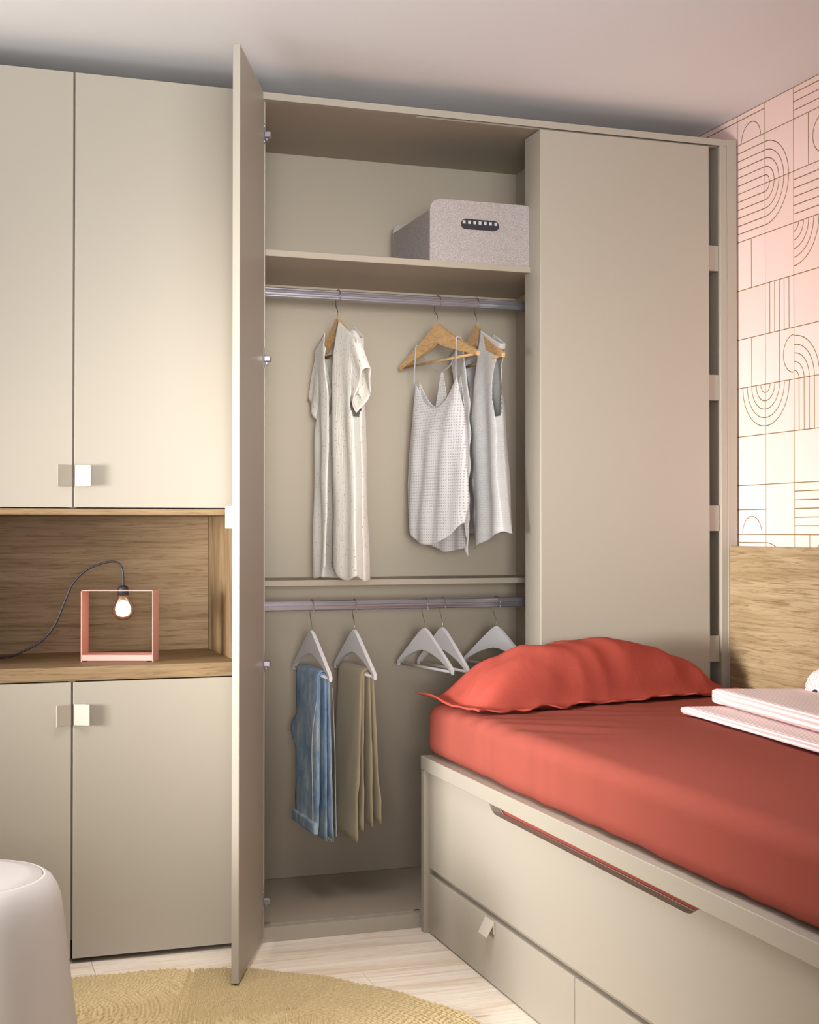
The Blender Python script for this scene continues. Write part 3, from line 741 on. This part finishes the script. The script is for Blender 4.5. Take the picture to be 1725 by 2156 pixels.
# ================================================================ BED
bd = thing('bed', 'beige bed frame with drawers and a long grip slot, in front of the wardrobe', 'bed', (1.86, -1.0, 0))
def bpart(name, *a, parent=None, **k):
    o = bx(name, *a, **k); o.data.transform(Matrix.Translation((-1.86, 1.0, 0))); o.parent = parent or bd; return o
YE = -2.06; X0 = 1.330
bpart('end_panel', 1.3165, 2.349, -0.0300, -0.006, 0.0, 0.4665, M_beige)
bpart('side_rail', X0 - 0.014, 2.349, YE, -0.004, 0.4675, 0.508, M_beige, bev=0.0015)
rail_o = bd.children[-1] if bd.children else None
bpart('end_panel', 1.33, 2.349, YE, YE + 0.02, 0.0, 0.4665, M_beige)
bpart('back_panel', 2.33, 2.349, YE + 0.02, -0.03, 0.0, 0.4665, M_beige)
# trundle front with grip slot
T = 0.024
poly = [(-0.0335, 0.1885), (-0.0335, 0.4630), (-0.483, 0.4630), (-0.498, 0.4600), (-0.512, 0.4500), (-0.528, 0.4420), (-0.545, 0.4395),
        (-1.490, 0.4395), (-1.507, 0.4425), (-1.520, 0.4500), (-1.533, 0.4590), (-1.548, 0.4630), (YE + 0.022, 0.4630), (YE + 0.022, 0.1885)]
bm = prism(bmesh.new(), [(y + 1.0, z) for y, z in poly], X0 - 1.86, X0 + T - 1.86, 'X', 0.0012, 1)
obj('trundle_front', bm, M_beige, bd)
dl = bpart('drawer_front', X0, X0 + 0.019, -1.0025, -0.0335, 0.004, 0.1700, M_beige)
dr2 = bpart('drawer_front', X0, X0 + 0.019, YE + 0.022, -1.0060, 0.004, 0.1700, M_beige)
bpart('drawer_body', X0 + 0.019, 2.2, -1.0, -0.04, 0.01, 0.1690, M_inside)
bpart('drawer_body', X0 + 0.019, 2.2, YE + 0.03, -1.008, 0.01, 0.1690, M_inside)
bpart('divider', X0 + 0.019, 2.33, YE + 0.022, -0.0335, 0.1695, 0.1885, M_inside)

for dd, yy in ((dl, -0.512), (dr2, -1.512)):
    o = obj('handle', handle_mesh(), M_handle, dd)
    # handle: apex at the top, opening downwards, on the face pointing to -x
    o.data.transform(Matrix.Translation((X0 - 1.86, yy + 1.0, 0.1685)) @ Matrix(((0, 1, 0, 0), (0, 0, 1, 0), (-1, 0, 0, 0), (0, 0, 0, 1))))
    o.data.flip_normals() if False else None
    # x(local length)-> -z, y(flare)-> x, z(width)-> y
# soft blocks
def soft_block(x0, x1, y0, y1, z0, z1, r, nx, ny, nz, disp=None):
    bm = bmesh.new()
    dims = ((x0, x1, nx), (y0, y1, ny), (z0, z1, nz)); vm = {}
    def V(i, j, k):
        key = (i, j, k)
        if key not in vm:
            p = Vector((x0 + (x1 - x0) * i / nx, y0 + (y1 - y0) * j / ny, z0 + (z1 - z0) * k / nz))
            c = Vector((min(max(p.x, x0 + r), x1 - r), min(max(p.y, y0 + r), y1 - r), min(max(p.z, z0 + r), z1 - r)))
            dlt = p - c
            if dlt.length > 1e-9:
                # only pull corner regions onto the radius
                m = max(abs(dlt.x), abs(dlt.y), abs(dlt.z)); n_ = dlt.normalized()
                p2 = c + n_ * r * (m / r) if m > 0 else p
                p = p2
            else: n_ = Vector((0, 0, 1))
            if disp: p = disp(p, n_)
            vm[key] = bm.verts.new(p)
        return vm[key]
    for i in range(nx):
        for j in range(ny):
            bm.faces.new((V(i, j, nz), V(i + 1, j, nz), V(i + 1, j + 1, nz), V(i, j + 1, nz)))
            bm.faces.new((V(i, j + 1, 0), V(i + 1, j + 1, 0), V(i + 1, j, 0), V(i, j, 0)))
    for i in range(nx):
        for k in range(nz):
            bm.faces.new((V(i, 0, k), V(i + 1, 0, k), V(i + 1, 0, k + 1), V(i, 0, k + 1)))
            bm.faces.new((V(i + 1, ny, k), V(i, ny, k), V(i, ny, k + 1), V(i + 1, ny, k + 1)))
    for j in range(ny):
        for k in range(nz):
            bm.faces.new((V(0, j + 1, k), V(0, j, k), V(0, j, k + 1), V(0, j + 1, k + 1)))
            bm.faces.new((V(nx, j, k), V(nx, j + 1, k), V(nx, j + 1, k + 1), V(nx, j, k + 1)))
    return bm
def mdisp(p, n):
    side = max(0, -n.x)
    w = 0.0035 * fbm(p.x, p.y, p.z, 3.0)
    # soft vertical pleats on the side skirt
    w += side * (0.004 * noise.noise(Vector((p.y * 9, p.z * 1.5, 3))) + 0.0022 * noise.noise(Vector((p.y * 30, p.z * 2.5, 9))))
    if n.z > 0.5:
        dd = math.hypot(p.x - 1.55, p.y + 0.45)
        w += 0.0060 * math.sin((p.y + 0.5 * p.x) * 55 + 3 * noise.noise(p * 5)) * math.exp(-(dd / 0.28) ** 2) * max(0, noise.noise(p * 4) + 0.4)
    q = p + n * w
    if p.z < 0.53: # hem waves where the sheet is tucked in
        q.z += (0.53 - p.z) / 0.03 * 0.004 * noise.noise(Vector((p.x * 18, p.y * 18, 0)))
        q.z = max(q.z, 0.5083)
    q.z = max(q.z, 0.5083)
    return q
mt = obj('mattress', soft_block(1.331, 2.345, YE + 0.02, -0.006, 0.509, 0.664, 0.040, 56, 120, 20, mdisp), M_red, None, True)
tag(mt, 'mattress in a fitted terracotta sheet on the bed', 'mattress')
tm = obj('trundle_mattress', soft_block(1.3565, 2.30, YE + 0.06, -0.10, 0.190, 0.4630, 0.012, 20, 40, 10), M_red, None, True)
tag(tm, 'second terracotta mattress seen through the grip slot of the bed', 'mattress')
hb = bx('headboard', 2.350, 2.3865, YE, -0.0015, 0.45, 1.1125, M_oak_y, None, 0.0012)
tag(hb, 'oak panel headboard standing along the tiled wall', 'headboard')

# ---- pillow
def pillow_mesh(f, ns=110, nt=56, border=0.045, hgt=0.15, seed=0.0, ruff=0.012):
    """f(s,t)->(x,y,zbase) ; closed pillow with a flat flange"""
    verts = []; faces = []; uvs = []
    def prof(s, t):
        bs, bt = border, border * 2.2
        a = min(1, max(0, (min(s, 1 - s) - bs) / (0.5 - bs))); b = min(1, max(0, (min(t, 1 - t) - bt) / (0.5 - bt)))
        return (1 - (1 - a) ** 3.2) ** 0.75 * (1 - (1 - b) ** 2.6) ** 0.62
    for side in (1, -1):
        for j in range(nt + 1):
            for i in range(ns + 1):
                s, t = i / ns, j / nt; x, y, z = f(s, t); pr = prof(s, t)
                edge = 1 - min(1, min(s / 0.07, (1 - s) / 0.07, t / 0.14, (1 - t) / 0.14))
                wv = ruff * edge * noise.noise(Vector((x * 15 + seed, y * 15, 0)))
                if side > 0:
                    cr = 0.013 * noise.noise(Vector((x * 10, y * 13 + seed, 2))) * min(1, pr * 2) + 0.011 * (1 - abs(noise.noise(Vector((x * 7 + 4, y * 11 + 2 * s, 5 + seed)))) * 4) * max(0, min(1, pr * 3) * (1.15 - pr) * 1.3) * 0.9
                    zz = z + 0.0022 + hgt(s, t) * pr + cr + wv + 0.004
                else: zz = z + 0.0008 - 0.0 * pr + wv
                verts.append((x, y, max(zz, z + (0.0008 if side < 0 else 0.003)) if not edge else zz)); uvs.append((x, y))
    N = (ns + 1) * (nt + 1)
    for sd in (0, 1):
        for j in range(nt):
            for i in range(ns):
                q = [sd * N + j * (ns + 1) + i, sd * N + j * (ns + 1) + i + 1, sd * N + (j + 1) * (ns + 1) + i + 1, sd * N + (j + 1) * (ns + 1) + i]
                faces.append(tuple(q if sd == 0 else q[::-1]))
    rim = [i for i in range(ns + 1)] + [j * (ns + 1) + ns for j in range(1, nt + 1)] + [nt * (ns + 1) + i for i in range(ns - 1, -1, -1)] + [j * (ns + 1) for j in range(nt - 1, 0, -1)]
    for k in range(len(rim)):
        a, b = rim[k], rim[(k + 1) % len(rim)]; faces.append((b, a, a + N, b + N))
    return verts, faces, uvs
def pf(s, t):
    # t=0 front (towards the camera), t=1 back
    xl, xr = 1.285 + 0.065 * (1 - t) , 2.290
    x = xl + (xr - xl) * s
    yf = -0.375 + 0.215 * s; yb = -0.040
    y = yf + (yb - yf) * t
    z = 0.6735
    over = max(0, 1.36 - x) / 0.075
    z += 0.018 * min(1, over) * (0.3 + t) - 0.012 * over * over * (1 - t) * 0
    if s < 0.04 or t < 0.02: y += 0.008 * math.sin(s * 60)
    return x, y, z
def ph(s, t): return 0.162 * interp([(0, 0.85), (0.15, 1.0), (0.55, 1.02), (0.75, 0.82), (0.9, 0.62), (1, 0.5)], s)
v, f_, uv_ = pillow_mesh(pf, hgt=ph)
pi_ = obj('pillow', (v, f_), M_red2, None, True); tag(pi_, 'plump terracotta pillow with a flanged edge at the head of the bed', 'pillow')
sm = pi_.modifiers.new('smooth', 'SMOOTH'); sm.iterations = 2; sm.factor = 0.5

# ---- folded striped blankets
def folded(name, label, cx, cy, z, wx, ly, th, rot, layers=2):
    t = thing(name, label, 'blanket', (cx, cy, z), rot, 'folded striped blankets on the bed')
    for k in range(layers):
        h0 = k * th / layers; h1 = (k + 1) * th / layers - 0.0004
        def dd(p, n):
            w = 0.002 * noise.noise(Vector((p.x * 10, p.y * 6 + k, z * 9))); return p + Vector((w, w, w * 0.4 if p.z > 0.004 else 0))
        bm = soft_block(-wx / 2, wx / 2, -ly / 2, ly / 2 - 0.012 * k, h0, h1, min(0.0099, (h1 - h0) * 0.49), 40, 60, 6, dd)
        # slanted free end at the far side
        for v_ in bm.verts:
            e = max(0, v_.co.y - (ly / 2 - 0.10)) / 0.10
            v_.co.x += -0.0 + 0.02 * e * (v_.co.x / wx)
            v_.co.y -= 0.05 * e * max(0, v_.co.x / wx + 0.5)
        o = obj('fold', bm, M_stripe, t, True)
        set_uv(o, [(q.co.x + q.co.z * 0.8, q.co.y) for q in o.data.vertices])
    return t
folded('folded_blanket', 'thin striped blanket folded flat, under the thicker one', 1.985, -0.985, 0.6690, 0.27, 0.93, 0.021, math.radians(-4.5), 1)
folded('folded_blanket', 'thicker striped blanket folded on top of the flat one', 2.048, -0.985, 0.6935, 0.235, 0.93, 0.040, math.radians(-6.5), 1)
# ---- striped cushion leaning against the headboard
bo = thing('bolster', 'pink striped bolster cushion with a gathered end at the right edge of the bed', 'cushion', (2.198, -0.665, 0.732))
n = 40; rows = []; uvs = []
prof_b = [(0.006, 0.004), (0.03, 0.0), (0.050, 0.004), (0.059, 0.016), (0.0615, 0.035), (0.0615, 0.075), (0.0615, 0.115), (0.058, 0.135), (0.045, 0.147), (0.006, 0.149)]
for k, (r_, x_) in enumerate(prof_b):
    row = []
    for i in range(n + 1):
        a_ = 2 * PI * i / n; rr = r_ * (1 + 0.012 * math.sin(a_ * 14) * (r_ > 0.04))
        row.append((x_ + 0.002 * math.sin(a_ * 14) * (k < 3), math.cos(a_) * rr, math.sin(a_) * rr)); uvs.append((a_ * 0.0615, x_))
    rows.append(row)
vs, fs = grid_mesh(rows, n + 1, len(rows)); o = obj('cover', (vs, fs), M_stripe, bo, True); set_uv(o, uvs)
o = obj('button', lathe(bmesh.new(), [(0, 0.006), (0.006, 0.005), (0.008, 0.002), (0.0075, -0.002), (0, -0.004)], 20), Mat('dark_button', srgb(60, 40, 40), 0.7).m, bo, True)
o.data.transform(Matrix.Translation((0.001, 0, 0)) @ Matrix.Rotation(-PI / 2, 4, 'Y'))

# ================================================================ STOOL
stl = thing('stool', 'round pale grey stool with tapered shell body in the left foreground', 'stool', (0.045, -0.845, 0))
prof = [(0.232, 0.0160), (0.236, 0.021), (0.234, 0.04), (0.222, 0.13), (0.209, 0.23), (0.199, 0.32), (0.192, 0.38), (0.187, 0.412), (0.180, 0.432), (0.170, 0.448), (0.158, 0.4565), (0.152, 0.458)]
obj('shell', lathe(bmesh.new(), [(0, 0.0160)] + prof + [(0.151, 0.4555)], 96), M_stool, stl, True)
obj('seat', lathe(bmesh.new(), [(0.1505, 0.450), (0.1502, 0.4565), (0.148, 0.4585), (0.12, 0.4605), (0.06, 0.4615), (0, 0.4620)], 96), M_stool, stl, True)

# ================================================================ RUG
rg = thing('jute_rug', 'round braided jute rug with oval coils in front of the wardrobe', 'rug', (0.40, -0.95, 0.0))
def petal(a_lo, a_hi, fine):
    RR = 0.812; RC = 0.555; off = math.radians(30); rw = 0.0112
    na = int(760 * fine); nr = int(480 * fine)
    r0 = 0.02
    A, Rr = np.meshgrid(np.linspace(a_lo, a_hi, na), np.linspace(r0, 1.0, nr))
    rim = RR + 0.006 * np.sin(A * 7) + 0.004 * np.sin(A * 23 + 1)
    Rr = Rr * rim; X = Rr * np.cos(A); Y = Rr * np.sin(A)
    c0, c1 = a_lo + off, a_hi - off
    # closest point on the core arc
    Ac = np.clip(A, c0, c1); cxx, cyy = RC * np.cos(Ac), RC * np.sin(Ac)
    inside = (A > c0) & (A < c1)
    d = np.where(inside, np.abs(Rr - RC), np.hypot(X - cxx, Y - cyy))
    d = d + 0.002 * np.sin(X * 40 + Y * 33) + 0.0015 * np.sin(X * 90 - Y * 70)
    # arclength-like coordinate around the core
    end_ang = np.arctan2(Y - cyy, X - cxx)
    s = np.where(inside, A * np.where(Rr > RC, np.maximum(RC, 0.3) + d, RC - d), 0) + np.where(inside, 0, A * RC + end_ang * np.maximum(d, 0.02))
    k = np.floor(d / rw); fr = d / rw - k
    ropes = np.sqrt(np.clip(1 - (2 * fr - 1) ** 2, 0, 1))
    rng = np.random.RandomState(3); ph = rng.rand(200)[np.clip(k, 0, 199).astype(int)] * 6.28
    st = np.sin(2 * np.pi * (s / 0.0185) + ph + (2 * fr - 1) * 2.4)
    knots = 0.5 + 0.5 * st
    hgt = 0.0010 + ropes ** 0.8 * (0.0030 + 0.0105 * knots ** 0.7)
    hgt += 0.0012 * np.sin(X * 210 + 3 * np.sin(Y * 160)) * ropes * 0.6
    # the seam between two coils
    seam = np.minimum((A - a_lo) * Rr, (a_hi - A) * Rr)
    hgt *= np.clip(seam / 0.008, 0.15, 1)
    edge = np.clip((rim - Rr) / 0.007, 0.12, 1); hgt *= edge
    V = np.stack([X, Y, hgt + 0.001], -1).reshape(-1, 3)
    i, j = np.meshgrid(np.arange(na - 1), np.arange(nr - 1)); b = (j * na + i).ravel()
    Fq = np.stack([b, b + 1, b + na + 1, b + na], -1)[:, ::-1]
    me = bpy.data.meshes.new('braided_coil')
    me.vertices.add(len(V)); me.vertices.foreach_set('co', V.astype(np.float32).ravel())
    me.loops.add(Fq.size); me.loops.foreach_set('vertex_index', Fq.astype(np.int32).ravel())
    me.polygons.add(len(Fq)); me.polygons.foreach_set('loop_start', np.arange(0, Fq.size, 4, dtype=np.int32))
    me.polygons.foreach_set('loop_total', np.full(len(Fq), 4, dtype=np.int32))
    me.polygons.foreach_set('use_smooth', np.ones(len(Fq), dtype=bool))
    me.update(); me.validate(); me.materials.append(M_jute)
    o = bpy.data.objects.new('braided_coil', me); C.objects.link(o); o.parent = rg; return o
s0 = math.radians(74)
petal(s0 - PI / 2, s0, 1.0); petal(s0, s0 + PI / 2, 0.9)
petal(s0 + PI / 2, s0 + PI, 0.3); petal(s0 + PI, s0 + 1.5 * PI, 0.3)
